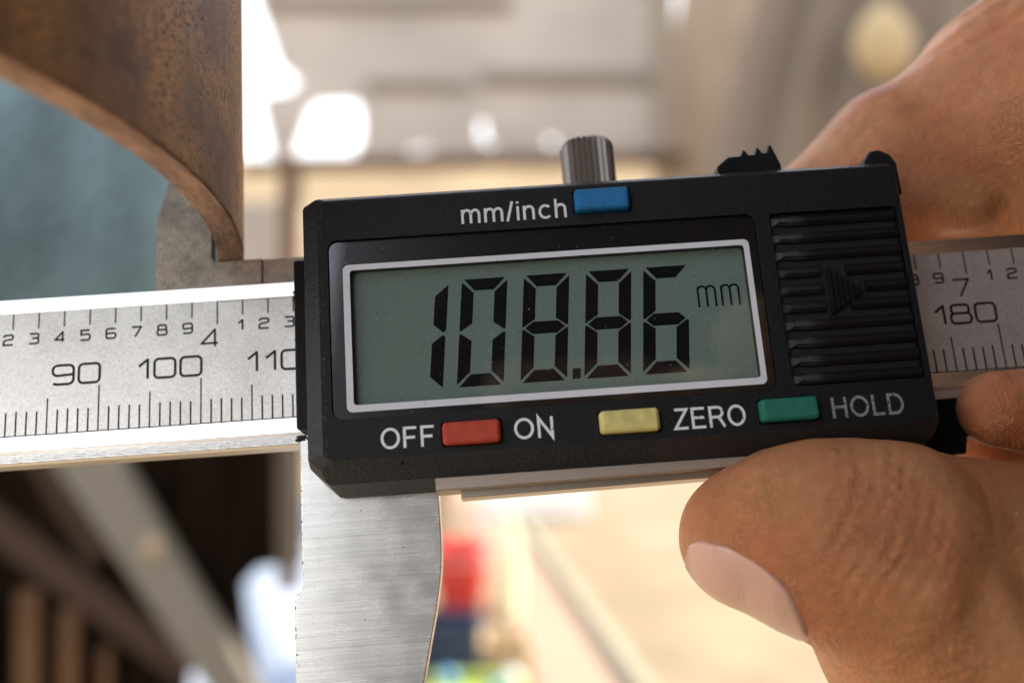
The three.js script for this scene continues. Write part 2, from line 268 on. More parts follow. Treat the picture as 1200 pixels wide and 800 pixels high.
// ---------------------------------------------------------------- copper pipe standing on the jaw
{
  const pipe = held(thing('copper_pipe', 'wide brown oxidised copper pipe at top left, its end hooked over the small upper jaw', 'pipe'));
  const C = [-91.61, 11.7], RI = 54.43, RO = 57.1, Y0 = 11.52, Y1 = 84;
  const jit = (a) => 0.06 * (noise3(a * 40, 3, 1) - 0.5) + 0.10 * (noise3(a * 9, 7, 1) - 0.5);
  const outerC = pattern(1536, 1536, (u, v) => {
    const a = tile(u, v, 5, 5, 51), b = tile(u, v, 21, 17, 52), c = tile(u, v, 90, 80, 53), d = tile(u, v, 320, 320, 54), st = tile(u, v, 130, 12, 55), e = tile(u, v, 400, 360, 56);
    const k = smooth(0.25, 0.75, 0.55 * a + 0.45 * b);                   // golden and browner oxide in patches
    let r = lerp(0.73, 0.87, k), g = lerp(0.57, 0.645, k), bl = lerp(0.46, 0.415, k);
    let m = 0.95 + 0.16 * (c - 0.5) + 0.26 * (b - 0.5) + 0.04 * (st - 0.5) + 0.16 * (e - 0.5);
    const p = smooth(0.70, 0.84, d * 0.75 + b * 0.25); m *= 1 - 0.42 * p; if (d < 0.07) m *= 1.14;
    return [r * m, g * m, bl * m];
  }, true);
  const outerB = pattern(1536, 1536, (u, v) => { const d = tile(u, v, 320, 320, 54), b = tile(u, v, 21, 17, 52); return 0.6 + 0.2 * (tile(u, v, 90, 80, 53) - 0.5) - 0.4 * smooth(0.70, 0.84, d * 0.75 + b * 0.25) + 0.2 * (b - 0.5) + 0.1 * (tile(u, v, 400, 360, 56) - 0.5); });
  for (const t of [outerC, outerB]) t.repeat.set(4, 1);
  const innerC = pattern(1024, 256, (u, v) => { const a = tile(u, v, 40, 3, 61), b = tile(u, v, 16, 8, 62), c = tile(u, v, 150, 40, 63); const m = 0.92 + 0.2 * (a - 0.5) + 0.3 * (b - 0.5) + 0.08 * (c - 0.5); return [0.54 * m, 0.63 * m, 0.645 * m]; }, true);
  const rimC = pattern(1024, 64, (u, v) => { const a = tile(u, v, 90, 3, 65), b = tile(u, v, 30, 2, 66), c = tile(u, v, 400, 12, 67); const m = 0.9 + 0.3 * (a - 0.5) + 0.25 * (b - 0.5) + 0.25 * (c - 0.5); return [0.74 * m, 0.585 * m, 0.49 * m]; }, true);
  const N = 720;
  // rows of (radius, height) swept round; the lower edges wander a little, as a sawn end does
  const ring = (rows, wob) => {
    const pos = [], uv = [], ix = [];
    rows.forEach(([r, y, w, v], j) => { for (let i = 0; i <= N; i++) { const a = i / N * Math.PI * 2, q = w ? jit(i === N ? 0 : a) * w : 0; pos.push((C[0] + (r - q * 0.5) * Math.sin(a)) * MM, (y + q) * MM, (C[1] + (r - q * 0.5) * Math.cos(a)) * MM); uv.push(i / N, v); } });
    for (let j = 0; j + 1 < rows.length; j++) for (let i = 0; i < N; i++) { const a = j * (N + 1) + i, b = a + 1, c = a + N + 1, d = c + 1; ix.push(a, b, d, a, d, c); }
    const g = new THREE.BufferGeometry(); g.setAttribute('position', new THREE.Float32BufferAttribute(pos, 3)); g.setAttribute('uv', new THREE.Float32BufferAttribute(uv, 2)); g.setIndex(ix); g.computeVertexNormals(); return g;
  };
  const ys = (v) => v;
  mesh('outer_wall', ring([[RO - 0.02, Y0 + 0.28, 1, 0.003], [RO, Y0 + 0.45, 0.6, 0.005], [RO, Y0 + 3, 0, 0.033], [RO, 30, 0, (30 - Y0) / 90], [RO, Y1, 0, (Y1 - Y0) / 90]]), std({ map: outerC, bumpMap: outerB, bumpScale: 0.00014, roughness: 0.5, metalness: 0.2 }), pipe);
  mesh('sawn_end', ring([[RI, Y0 + 0.1, 1, 0], [RI + 0.12, Y0, 1, 0.1], [RO - 0.25, Y0, 1, 0.8], [RO - 0.06, Y0 + 0.12, 1, 0.92], [RO - 0.02, Y0 + 0.28, 1, 1]]), std({ map: rimC, bumpMap: rimC, bumpScale: 0.00012, roughness: 0.45, metalness: 0.35 }), pipe);
  mesh('inner_wall', ring([[RI, Y1, 0, 1], [RI, Y0 + 0.6, 0, 0.02], [RI, Y0 + 0.1, 1, 0]]), std({ map: innerC, roughness: 0.62, metalness: 0.15 }), pipe);
  mesh('upper_end', ring([[RO, Y1, 0, 1], [RI, Y1, 0, 0]]), std({ map: rimC, roughness: 0.5, metalness: 0.5 }), pipe);
  // little burrs left by the saw along the edges
  const burrs = [];
  for (let i = 0; i < 90; i++) { const a = lerp(0.3, 1.9, rnd()), out = rnd() > 0.4, r = out ? RO - 0.03 : RI + 0.05; const g = new THREE.TetrahedronGeometry(0.05 + 0.16 * rnd() * rnd()); g.scale(1.4, 0.8, 1); g.rotateY(rnd() * 6); g.rotateX(rnd() * 6); g.translate(C[0] + r * Math.sin(a), Y0 + (out ? 0.15 : 0.02), C[1] + r * Math.cos(a)); burrs.push(mmGeo(g)); }
  const bm = mesh('burrs', burrs, std({ color: rgb(0.5, 0.36, 0.28), roughness: 0.45, metalness: 0.5 }), pipe); bm.userData.kind = 'stuff';
}

// ---------------------------------------------------------------- the caliper
const cal = held(thing('digital_caliper', 'black digital caliper with steel beam, its display reading 108.86 mm, held in the hand', 'caliper'));
const steel = std({ color: rgb(0.72, 0.71, 0.70), metalness: 1, roughness: 0.3, bumpMap: rep(brushedT, 0.5, 0.5), bumpScale: 0.000015 });
const brushed = std({ map: brushedColor, color: rgb(0.98, 0.98, 0.97), metalness: 0.6, roughness: 0.40, roughnessMap: steelRough, bumpMap: brushedT, bumpScale: 0.000012 });
const dullSteel = std({ map: rep(pattern(512, 512, (u, v) => { const s = 0.74 + 0.16 * (tile(u, v, 4, 4, 71) - 0.5) + 0.12 * (tile(u, v, 17, 17, 72) - 0.5) + 0.16 * (tile(u, v, 90, 90, 73) - 0.5) + (Math.abs(tile(u, v, 6, 6, 74) - 0.5) < 0.003 ? 0.12 : 0); return [s, s * 0.91, s * 0.84]; }, true), 0.8, 0.8), metalness: 0.6, roughness: 0.48, bumpMap: blotchT, bumpScale: 0.00004 });
const black = std({ color: rgb(0.007, 0.007, 0.008), roughness: 0.4, specularIntensity: 0.7, bumpMap: rep(grainT, 1.6, 1.6), bumpScale: 0.00009 });
const pit = std({ color: rgb(0.006, 0.006, 0.007), roughness: 0.8 });

// the beam: a satin etched face between two polished edges, 16.5 mm wide
{
  const X0 = -128, X1 = 62, YB = -6.12, YT = 6.30, W = 2048, H = 1100;
  // the printed part is drawn in two stretches, each with its own map
  const draw = (xa, xb) => {
    const cv = document.createElement('canvas'); cv.width = W; cv.height = Math.round(W * (YT - YB) / (xb - xa)); const c = cv.getContext('2d'), k = W / (xb - xa);
    const im = c.createImageData(cv.width, cv.height), D = im.data;
    for (let y = 0; y < cv.height; y++) for (let x = 0; x < cv.width; x++) {
      const mx = x / k, my = y / k; let s = 246 + 20 * (noise3(mx * 7, my * 7, 1) - 0.5) + 20 * (noise3(mx * 16, my * 16, 2) - 0.5) + 14 * (noise3(mx * 0.35, my * 0.35, 5) - 0.5);
      if (noise3(mx * 9, my * 9, 8) > 0.90) s -= 26; const i = (y * cv.width + x) * 4; D[i] = s; D[i + 1] = s * 0.984; D[i + 2] = s * 0.975; D[i + 3] = 255;
    }
    c.putImageData(im, 0, 0);
    c.setTransform(k, 0, 0, -k, -xa * k, YT * k);                       // draw in millimetres, y up
    c.strokeStyle = 'rgba(38,37,38,0.97)'; c.lineCap = 'butt'; c.lineJoin = 'round';
    const line = (x1, y1, x2, y2, w) => { c.lineWidth = w; c.beginPath(); c.moveTo(x1, y1); c.lineTo(x2, y2); c.stroke(); };
    line(xa, YB + 0.05, xb, YB + 0.05, 0.11);
    line(-38.5, YT - 0.05, -20, YT - 0.05, 0.06);
    for (let mm = Math.ceil(xa + 140); mm <= xb + 140; mm++) { const x = mm - 140; line(x, YB, x, mm % 10 === 0 ? -1.5 : mm % 5 === 0 ? -2.53 : -3.72 + 0.05 * Math.sin(mm * 5), mm % 5 === 0 ? 0.14 : 0.16); }
    for (let n = Math.ceil((xa + 140) / 2.54); n <= (xb + 140) / 2.54; n++) { const x = n * 2.54 - 140; line(x, YT - 0.02, x, n % 10 === 0 ? 3.92 : 4.70, 0.14); }
    // engraved single stroke figures: each a path in a box of width 1 and height 1
    const G = {
      0: (p) => p.roundRect(0, 0, 1, 1, 0.22), 1: (p) => { p.moveTo(0.12, 0.66); p.lineTo(0.55, 1); p.lineTo(0.55, 0); },
      2: (p) => { p.moveTo(0.02, 0.78); p.quadraticCurveTo(0.03, 1, 0.28, 1); p.lineTo(0.72, 1); p.quadraticCurveTo(1, 1, 1, 0.8); p.quadraticCurveTo(1, 0.58, 0.72, 0.56); p.lineTo(0.3, 0.5); p.quadraticCurveTo(0, 0.46, 0, 0.22); p.lineTo(0, 0); p.lineTo(1, 0); },
      3: (p) => { p.moveTo(0.02, 1); p.lineTo(0.72, 1); p.quadraticCurveTo(0.98, 1, 0.98, 0.78); p.quadraticCurveTo(0.98, 0.54, 0.72, 0.54); p.lineTo(0.3, 0.54); p.moveTo(0.72, 0.54); p.quadraticCurveTo(1, 0.54, 1, 0.27); p.quadraticCurveTo(1, 0, 0.72, 0); p.lineTo(0, 0); },
      4: (p) => { p.moveTo(0.82, 0); p.lineTo(0.82, 1); p.lineTo(0, 0.2); p.lineTo(1, 0.2); },
      5: (p) => { p.moveTo(0.95, 1); p.lineTo(0.05, 1); p.lineTo(0.05, 0.56); p.lineTo(0.7, 0.6); p.quadraticCurveTo(1, 0.6, 1, 0.3); p.quadraticCurveTo(1, 0, 0.7, 0); p.lineTo(0, 0); },
      6: (p) => { p.moveTo(0.95, 0.92); p.quadraticCurveTo(0.9, 1, 0.7, 1); p.lineTo(0.3, 1); p.quadraticCurveTo(0, 1, 0, 0.72); p.lineTo(0, 0.26); p.quadraticCurveTo(0, 0, 0.28, 0); p.lineTo(0.72, 0); p.quadraticCurveTo(1, 0, 1, 0.27); p.quadraticCurveTo(1, 0.54, 0.72, 0.54); p.lineTo(0, 0.5); },
      7: (p) => { p.moveTo(0, 1); p.lineTo(1, 1); p.lineTo(0.34, 0); },
      8: (p) => { p.roundRect(0.06, 0.54, 0.88, 0.46, 0.18); p.roundRect(0, 0, 1, 0.54, 0.2); },
      9: (p) => { p.moveTo(0.05, 0.08); p.quadraticCurveTo(0.1, 0, 0.3, 0); p.lineTo(0.7, 0); p.quadraticCurveTo(1, 0, 1, 0.28); p.lineTo(1, 0.74); p.quadraticCurveTo(1, 1, 0.72, 1); p.lineTo(0.28, 1); p.quadraticCurveTo(0, 1, 0, 0.73); p.quadraticCurveTo(0, 0.46, 0.28, 0.46); p.lineTo(1, 0.5); },
    };
    // right-aligned at x, standing on y
    const figures = (text, x, y, w, h, gap, lw) => {
      for (const ch of [...text].reverse()) {
        const cw = ch === '1' ? w * 0.62 : w; x -= cw;
        const p = new Path2D(); G[ch](p); const q = new Path2D(); q.addPath(p, new DOMMatrix([cw / (ch === '1' ? 0.62 : 1), 0, 0, h, x, y]));
        c.lineWidth = lw; c.stroke(q); x -= gap;
      }
    };
    for (let cm = Math.ceil((xa + 140) / 10); cm * 10 <= xb + 146; cm++) figures(String(cm * 10), cm * 10 - 140 + 0.02, -1.2, 2.05, 1.92, 0.52, 0.25);
    for (let n = Math.ceil((xa + 140) / 2.54); n <= (xb + 142) / 2.54; n++) { const x = n * 2.54 - 140; if (n % 10) figures(String(n % 10), x + 0.04, 3.16, 0.92, 1.0, 0.2, 0.19); else figures(String(n / 10), x + 0.05, 1.62, 1.62, 1.75, 0.2, 0.21); }
    const t = new THREE.CanvasTexture(cv); t.colorSpace = THREE.SRGBColorSpace; return t;
  };
  const spans = [[X0, -64], [-64, -26], [-26, 24], [24, 62]];
  const b = mesh('beam', slab(poly([[X0, -8.75], [X1, -8.75], [X1, 7.72], [X0, 7.72]]), -3.6, -0.06, 0.05), steel, cal);
  const etched = (t) => std({ map: t, metalness: 0.9, roughness: 0.36, bumpMap: rep(grainT, 6, 3), bumpScale: 0.00003 });
  for (const [xa, xb] of spans) {
    const g = new THREE.PlaneGeometry(xb - xa, YT - YB); g.translate((xa + xb) / 2, (YT + YB) / 2, -0.015);
    mesh('scale_face', mmGeo(g), xa === X0 || xa === -26 ? std({ color: rgb(0.7, 0.68, 0.67), metalness: 0.55, roughness: 0.5 }) : etched(draw(xa, xb)), b);
  }
  const polish = std({ color: rgb(0.93, 0.925, 0.92), metalness: 1, roughness: 0.2, bumpMap: rep(brushedT, 0.1, 1.2), bumpScale: 0.000006 });
  const ul = slab(poly([[X0, 6.3], [X1, 6.3], [X1, 7.72], [X0, 7.72]]), -0.0595, 0.03, 0.03), up = ul.attributes.position;   // hollow-ground: its outer edge stands a little proud
  for (let i = 0; i < up.count; i++) if (up.getZ(i) > -0.00001) up.setZ(i, up.getZ(i) + 0.13 * (up.getY(i) - 6.3 * MM));
  ul.computeVertexNormals(); mesh('upper_land', planar(ul), polish, b);
  mesh('lower_land', planar(slab(poly([[X0, -7.62], [X1, -7.62], [X1, -6.12], [X0, -6.12]]), -0.0595, 0.03, 0.03)), polish, b);
  // slanting lower edge with its two grinding steps
  const e = new THREE.Shape(v2([[-7.66, 0.0], [-8.15, -0.12], [-8.2, -0.22], [-8.78, -0.42], [-8.9, -0.7], [-8.9, -3.4], [-7.7, -3.4]]));
  const eg2 = new THREE.ExtrudeGeometry(e, { depth: X1 - X0, bevelEnabled: false });                    // shape x -> y, shape y -> z, depth -> x
  const p = eg2.attributes.position; for (let i = 0; i < p.count; i++) { const a = p.getX(i), c = p.getY(i), d = p.getZ(i); p.setXYZ(i, X0 + d, a, c); }
  eg2.computeVertexNormals();
  mesh('lower_edge', planar(mmGeo(eg2)), steel, b);
}

// the long lower jaw
{
  const pts = [[-30.33, -8.0], [-30.33, -22.3], [-30.55, -22.75], [-31.0, -23.05], [-31.12, -24], [-31.12, -70], [-28, -74], [-22.6, -45], [-19.42, -31.6], [-18.46, -27.5], [-18.05, -25.8], [-17.72, -24.2], [-17.45, -22.8], [-17.25, -21.3], [-17.16, -19.8], [-17.13, -18], [-17.2, -13], [-17.22, -8.0]];
  const jw = mesh('long_jaw', planar(slab(poly(pts.reverse()), -2.6, 0.28, 0.10), 100), brushed, cal);
  const grime = [];
  for (let i = 0; i < 46; i++) { const g = new THREE.IcosahedronGeometry(0.08 + 0.2 * rnd() * rnd(), 0); g.rotateX(rnd() * 6); g.scale(1.3, 0.8, 0.8); g.translate(-30.5 + 1.5 * rnd() * rnd(), -8.0 - 0.55 * rnd(), 0.3 + 0.12 * rnd()); grime.push(mmGeo(g)); }
  for (let i = 0; i < 40; i++) { const g = new THREE.IcosahedronGeometry(0.04 + 0.09 * rnd() * rnd(), 0); g.scale(1, 1.4, 0.6); g.translate(i < 22 ? -31.08 + 0.12 * rnd() : -30.3 + 0.15 * rnd(), i < 22 ? -23 - 7 * rnd() : -9 - 13 * rnd(), 0.24); grime.push(mmGeo(g)); }
  const gm = mesh('grime', grime, std({ color: rgb(0.03, 0.027, 0.025), roughness: 0.9 }), jw); gm.userData.kind = 'stuff';
}
// upper inside jaw with the step the pipe stands on
{
  mesh('inside_jaw', planar(slab(poly([[-45.57, 7.0], [-34.5, 7.0], [-34.5, 11.45], [-39.42, 11.45], [-39.75, 11.9], [-39.75, 15.5], [-39.5, 16.2], [-39.5, 27], [-41.2, 29], [-43.2, 24.4], [-44.4, 20.4], [-45.35, 17.1], [-45.57, 16.0]]), -4.2, -2.6, 0.08)), dullSteel, cal);
  mesh('jaw_step', planar(slab(poly([[-34.42, 7.0], [-27, 7.0], [-27, 11.38], [-34.42, 11.38]]), -4.2, -2.7, 0.08)), dullSteel, cal);
}
// steel slider plates below and behind the housing
{
  mesh('slider_plate', planar(slab(poly([[-17.15, -14.12], [9, -13.85], [28, -13.7], [28, 13.2], [-28, 13.2], [-28, -8.0], [-17.15, -8.0]]), -4.4, -3.7, 0.1)), dullSteel, cal);
  const strip = std({ color: rgb(0.46, 0.38, 0.32), metalness: 0.85, roughness: 0.42, bumpMap: rep(grainT, 2, 2), bumpScale: 0.00004 });
  mesh('slider_side', planar(slab(poly([[-17.12, -14.72], [9, -14.45], [28, -14.3], [28, -11.5], [-17.12, -11.5]]), -0.2, 4.72, 0.08)), strip, cal);
  mesh('gib_strip', planar(slab(poly([[-14.95, -15.35], [9, -15.1], [26, -14.95], [26, -13.6], [-14.95, -13.6]]), -1.0, 2.9, 0.06)), std({ color: rgb(0.66, 0.58, 0.5), metalness: 0.9, roughness: 0.4 }), cal);
}
// housing
{
  // outline, counter-clockwise from the lower left, with clipped corners; inset per section
  const sec = [ // z, left, right, bottom, top, corner clip
    [7.0, -26.95, 29.0, -11.62, 13.25, 0.7], [6.93, -27.1, 29.12, -11.74, 13.42, 0.75], [6.3, -28.3, 29.45, -12.35, 13.9, 1.15], [6.15, -28.45, 29.5, -12.48, 13.95, 1.25], [5.0, -28.5, 29.6, -13.38, 14.0, 1.5], [4.85, -28.45, 29.6, -13.52, 14.0, 1.6], [1.2, -28.2, 29.3, -14.45, 13.6, 1.9], [0.95, -28.0, 29.2, -14.4, 13.5, 1.9]];
  const pos = [], uv = [], ix = [], n = 16;
  for (const [z, l, r, b, t, c] of sec) {
    const lean = 0.0;
    const P = [[l, b + c], [l + c * 0.2, b + c * 0.75], [l + c * 0.95, b + 0.1], [l + c * 1.25, b], [r - c * 1.1, b], [r - 0.5 * c, b + 0.1 * c], [r - 0.1 * c, b + 0.5 * c], [r, b + c * 1.1], [r, t - c * 1.1], [r - 0.1 * c, t - 0.5 * c], [r - 0.5 * c, t - 0.1 * c], [r - c * 1.1, t], [l + c * 1.2, t], [l + c * 0.9, t - 0.08], [l + 0.12, t - c * 0.6], [l, t - c * 0.85]];
    for (const [x, y] of P) { pos.push(x, y, z); uv.push((x + 0.3 * z) / 10, (y + z) / 10); }
  }
  for (let j = 0; j + 1 < sec.length; j++) for (let i = 0; i < n; i++) { const a = j * n + i, b = j * n + (i + 1) % n, c = a + n, d = b + n; ix.push(a, d, b, a, c, d); }
  const last = (sec.length - 1) * n; for (let i = 1; i + 1 < n; i++) ix.push(last, last + i + 1, last + i);
  let g = new THREE.BufferGeometry(); g.setAttribute('position', new THREE.Float32BufferAttribute(pos, 3)); g.setAttribute('uv', new THREE.Float32BufferAttribute(uv, 2)); g.setIndex(ix);
  g = toCreasedNormals(mmGeo(g), 0.35);
  const house = mesh('housing', g, std({ color: rgb(0.018, 0.0195, 0.023), roughness: 0.42, specularIntensity: 0.9, bumpMap: rep(pattern(512, 512, (u, v) => 0.5 * tile(u, v, 70, 70, 81) + 0.3 * tile(u, v, 150, 150, 82) + 0.35 * tile(u, v, 26, 26, 83)), 1, 1), bumpScale: 0.00008 }), cal);
  // front plate with openings for the window, the buttons and the ribbed grip
  const s0 = sec[0], c0 = s0[5], [, l, r, b, t] = s0;
  const fp = poly([[l, b + c0], [l + c0 * 0.2, b + c0 * 0.75], [l + c0 * 0.95, b + 0.1], [l + c0 * 1.25, b], [r - c0 * 1.1, b], [r - 0.5 * c0, b + 0.1 * c0], [r - 0.1 * c0, b + 0.5 * c0], [r, b + c0 * 1.1], [r, t - c0 * 1.1], [r - 0.1 * c0, t - 0.5 * c0], [r - 0.5 * c0, t - 0.1 * c0], [r - c0 * 1.1, t], [l + c0 * 1.2, t], [l + c0 * 0.9, t - 0.08], [l + 0.12, t - c0 * 0.6], [l, t - c0 * 0.85]]);
  const BT = { blue: [-2.3, 10.5, 3.05, 12.68], red: [-16.12, -10.96, -10.8, -8.9], yellow: [-1.87, -10.94, 3.62, -8.86], green: [12.78, -10.9, 18.2, -8.8] };
  fp.holes.push(rrect(-26.05, -7.9, 14.85, 9.32, 0.9, THREE.Path));
  for (const q of Object.values(BT)) fp.holes.push(rrect(q[0] - 0.14, q[1] - 0.14, q[2] + 0.14, q[3] + 0.14, 0.35, THREE.Path));
  fp.holes.push(rrect(16.25, -7.75, 28.55, 9.2, 0.35, THREE.Path));
  // print and wear of the front, drawn in millimetres
  const cv = document.createElement('canvas'); cv.width = 2048; cv.height = 928; const c = cv.getContext('2d'), k = 2048 / 58, OX = -28.5, OY = 13.9;
  c.fillStyle = 'rgb(17,17,19)'; c.fillRect(0, 0, 2048, 928);
  for (let i = 0; i < 5200; i++) { const a = rnd(); c.fillStyle = a > 0.985 ? 'rgba(190,185,175,0.75)' : a > 0.5 ? 'rgba(52,52,55,0.3)' : 'rgba(10,10,11,0.45)'; const z = a > 0.985 ? 1 + 2 * rnd() : 1 + 3 * rnd(); c.fillRect(2048 * rnd(), 928 * rnd(), z, z); }
  c.setTransform(k, 0, 0, k, -OX * k, OY * k);
  c.lineCap = 'round';
  for (let i = 0; i < 34; i++) { const x = -27 + 56 * rnd(), y = -13 + 25 * rnd(), a = rnd() * 6.3, L = 0.2 + 0.8 * rnd(); c.strokeStyle = `rgba(120,116,110,${0.15 + 0.3 * rnd()})`; c.lineWidth = 0.02 + 0.03 * rnd(); c.beginPath(); c.moveTo(x, y); c.lineTo(x + L * Math.cos(a), y + L * Math.sin(a)); c.stroke(); }
  for (let i = 0; i < 60; i++) { c.strokeStyle = `rgba(165,160,152,${0.25 + 0.5 * rnd()})`; c.lineWidth = 0.025 + 0.04 * rnd(); const x = -26.8 + 0.25 * rnd(), y = -12.8 + 24 * rnd(); c.beginPath(); c.moveTo(x, y); c.lineTo(x + 0.12 * rnd(), y + 0.2 * rnd()); c.stroke(); }
  // plain sans letters as single strokes; each returns its width for a cap height of 1
  const A = {
    O: (p) => { p.ellipse(0.49, 0.5, 0.43, 0.44, 0, 0, 6.2832); return 0.98; },
    F: (p) => { p.moveTo(0.07, 0); p.lineTo(0.07, 0.94); p.lineTo(0.70, 0.94); p.moveTo(0.07, 0.49); p.lineTo(0.62, 0.49); return 0.72; },
    N: (p) => { p.moveTo(0.07, 0); p.lineTo(0.07, 0.96); p.lineTo(0.73, 0.04); p.lineTo(0.73, 1); return 0.8; },
    Z: (p) => { p.moveTo(0.06, 0.94); p.lineTo(0.74, 0.94); p.lineTo(0.06, 0.06); p.lineTo(0.78, 0.06); return 0.8; },
    E: (p) => { p.moveTo(0.76, 0.94); p.lineTo(0.07, 0.94); p.lineTo(0.07, 0.06); p.lineTo(0.78, 0.06); p.moveTo(0.07, 0.51); p.lineTo(0.72, 0.51); return 0.8; },
    R: (p) => { p.moveTo(0.07, 0); p.lineTo(0.07, 0.94); p.lineTo(0.5, 0.94); p.bezierCurveTo(0.84, 0.94, 0.84, 0.48, 0.5, 0.48); p.lineTo(0.07, 0.48); p.moveTo(0.46, 0.48); p.bezierCurveTo(0.62, 0.46, 0.68, 0.2, 0.84, 0); return 0.86; },
    H: (p) => { p.moveTo(0.07, 0); p.lineTo(0.07, 1); p.moveTo(0.74, 0); p.lineTo(0.74, 1); p.moveTo(0.07, 0.52); p.lineTo(0.74, 0.52); return 0.81; },
    L: (p) => { p.moveTo(0.07, 1); p.lineTo(0.07, 0.06); p.lineTo(0.64, 0.06); return 0.64; },
    D: (p) => { p.moveTo(0.07, 0.06); p.lineTo(0.07, 0.94); p.lineTo(0.38, 0.94); p.bezierCurveTo(0.92, 0.94, 0.92, 0.06, 0.38, 0.06); p.closePath(); return 0.84; },
    m: (p) => { p.moveTo(0.06, 0); p.lineTo(0.06, 0.74); for (const x of [0.06, 0.46]) { p.moveTo(x, 0.42); p.bezierCurveTo(x + 0.02, 0.76, x + 0.4, 0.8, x + 0.4, 0.46); p.lineTo(x + 0.4, 0); } return 0.92; },
    n: (p) => { p.moveTo(0.06, 0); p.lineTo(0.06, 0.74); p.moveTo(0.06, 0.42); p.bezierCurveTo(0.08, 0.76, 0.5, 0.8, 0.5, 0.46); p.lineTo(0.5, 0); return 0.56; },
    h: (p) => { p.moveTo(0.06, 0); p.lineTo(0.06, 1); p.moveTo(0.06, 0.42); p.bezierCurveTo(0.08, 0.76, 0.5, 0.8, 0.5, 0.46); p.lineTo(0.5, 0); return 0.56; },
    i: (p) => { p.moveTo(0.06, 0); p.lineTo(0.06, 0.74); p.moveTo(0.06, 0.88); p.lineTo(0.06, 1); return 0.12; },
    c: (p) => { p.ellipse(0.33, 0.37, 0.27, 0.32, 0, 0.75, 5.55); return 0.6; },
    '/': (p) => { p.moveTo(0.0, -0.02); p.lineTo(0.28, 1.02); return 0.28; },
  };
  const word = (txt, x, y, h, w, alpha, worn, gap = 0.19) => {
    let tot = -gap; for (const ch of txt) tot += A[ch](new Path2D()) + gap;
    const sx = w / tot; c.save(); c.translate(x, -y); c.scale(1, -1); c.strokeStyle = `rgba(246,246,250,${alpha})`; c.lineCap = 'butt'; c.lineJoin = 'miter'; c.lineWidth = 0.275;
    let at = 0; for (const ch of txt) { const p = new Path2D(), cw = A[ch](p), q = new Path2D(); q.addPath(p, new DOMMatrix([sx, 0, 0, h, at * sx, 0])); c.stroke(q); at += cw + gap; }
    c.restore();
    for (let i = 0; i < worn; i++) { c.fillStyle = 'rgba(27,27,30,0.8)'; c.beginPath(); c.arc(x + w * rnd(), -y - h * rnd() * 1.05, 0.02 + 0.07 * rnd() * rnd(), 0, 7); c.fill(); }
  };
  word('mm/inch', -13.2, 10.16, 1.95, 10.1, 0.95, 30);
  word('OFF', -21.7, -10.88, 1.92, 4.85, 0.98, 10);
  word('ON', -9.6, -10.83, 1.92, 3.55, 0.98, 14);
  word('ZERO', 4.95, -10.98, 1.95, 6.55, 0.95, 60);
  word('HOLD', 19.5, -10.92, 1.92, 6.6, 0.55, 240);
  const print = new THREE.CanvasTexture(cv); print.colorSpace = THREE.SRGBColorSpace;
  const pg = slab(fp, 5.2, 7.0); { const p = pg.attributes.position, u = pg.attributes.uv; for (let i = 0; i < p.count; i++) u.setXY(i, (p.getX(i) / MM - OX) / 58, 1 - (OY - p.getY(i) / MM) / (928 / k)); }
  mesh('front_plate', pg, std({ map: print, roughness: 0.4, specularIntensity: 0.6, bumpMap: rep(grainT, 9, 4), bumpScale: 0.00006 }), house);
  mesh('front_backing', box(-26.8, -11.4, 4.6, 28.8, 13.0, 5.1, 0.1), pit, house);

  // window: glossy black surround with a printed white frame, sunk a little below the front plate
  const bz = rrect(-26.0, -7.85, 14.8, 9.27, 0.85); bz.holes.push(rrect(-24.08, -6.6, 13.52, 6.36, 0.35, THREE.Path));
  const dis = mesh('display', slab(bz, 5.3, 6.62, 0.02), std({ color: rgb(0.006, 0.006, 0.007), roughness: 0.28, clearcoat: 0.0 }), cal);
  const wf = rrect(-24.72, -7.24, 14.06, 6.92, 0.55); wf.holes.push(rrect(-24.08, -6.6, 13.52, 6.36, 0.35, THREE.Path));
  mesh('white_frame', slab(wf, 6.622, 6.64), std({ color: rgb(0.80, 0.80, 0.86), roughness: 0.4 }), dis);
  const lcdC = pattern(1024, 512, (u, v) => { const s = 0.97 + 0.10 * (tile(u, v, 512, 256, 91) - 0.5) + 0.06 * (tile(u, v, 250, 120, 92) - 0.5); return [0.455 * s, 0.525 * s, 0.495 * s]; }, true);
  const lg = new THREE.PlaneGeometry(40, 14.4); lg.translate(-5.3, 0, 5.75);
  mesh('screen', mmGeo(lg), std({ map: lcdC, roughness: 0.6, specularIntensity: 0.3 }), dis);
  // seven-segment figures, leaning as on the display
  const ink = std({ color: rgb(0.003, 0.0035, 0.007), roughness: 0.6, specularIntensity: 0.15 });
  const shear = 0.105, seg = (pts) => mesh('digit_segment', slab(poly(pts.map(([x, y]) => [x + shear * y, y])), 5.756, 5.77), ink, dis);
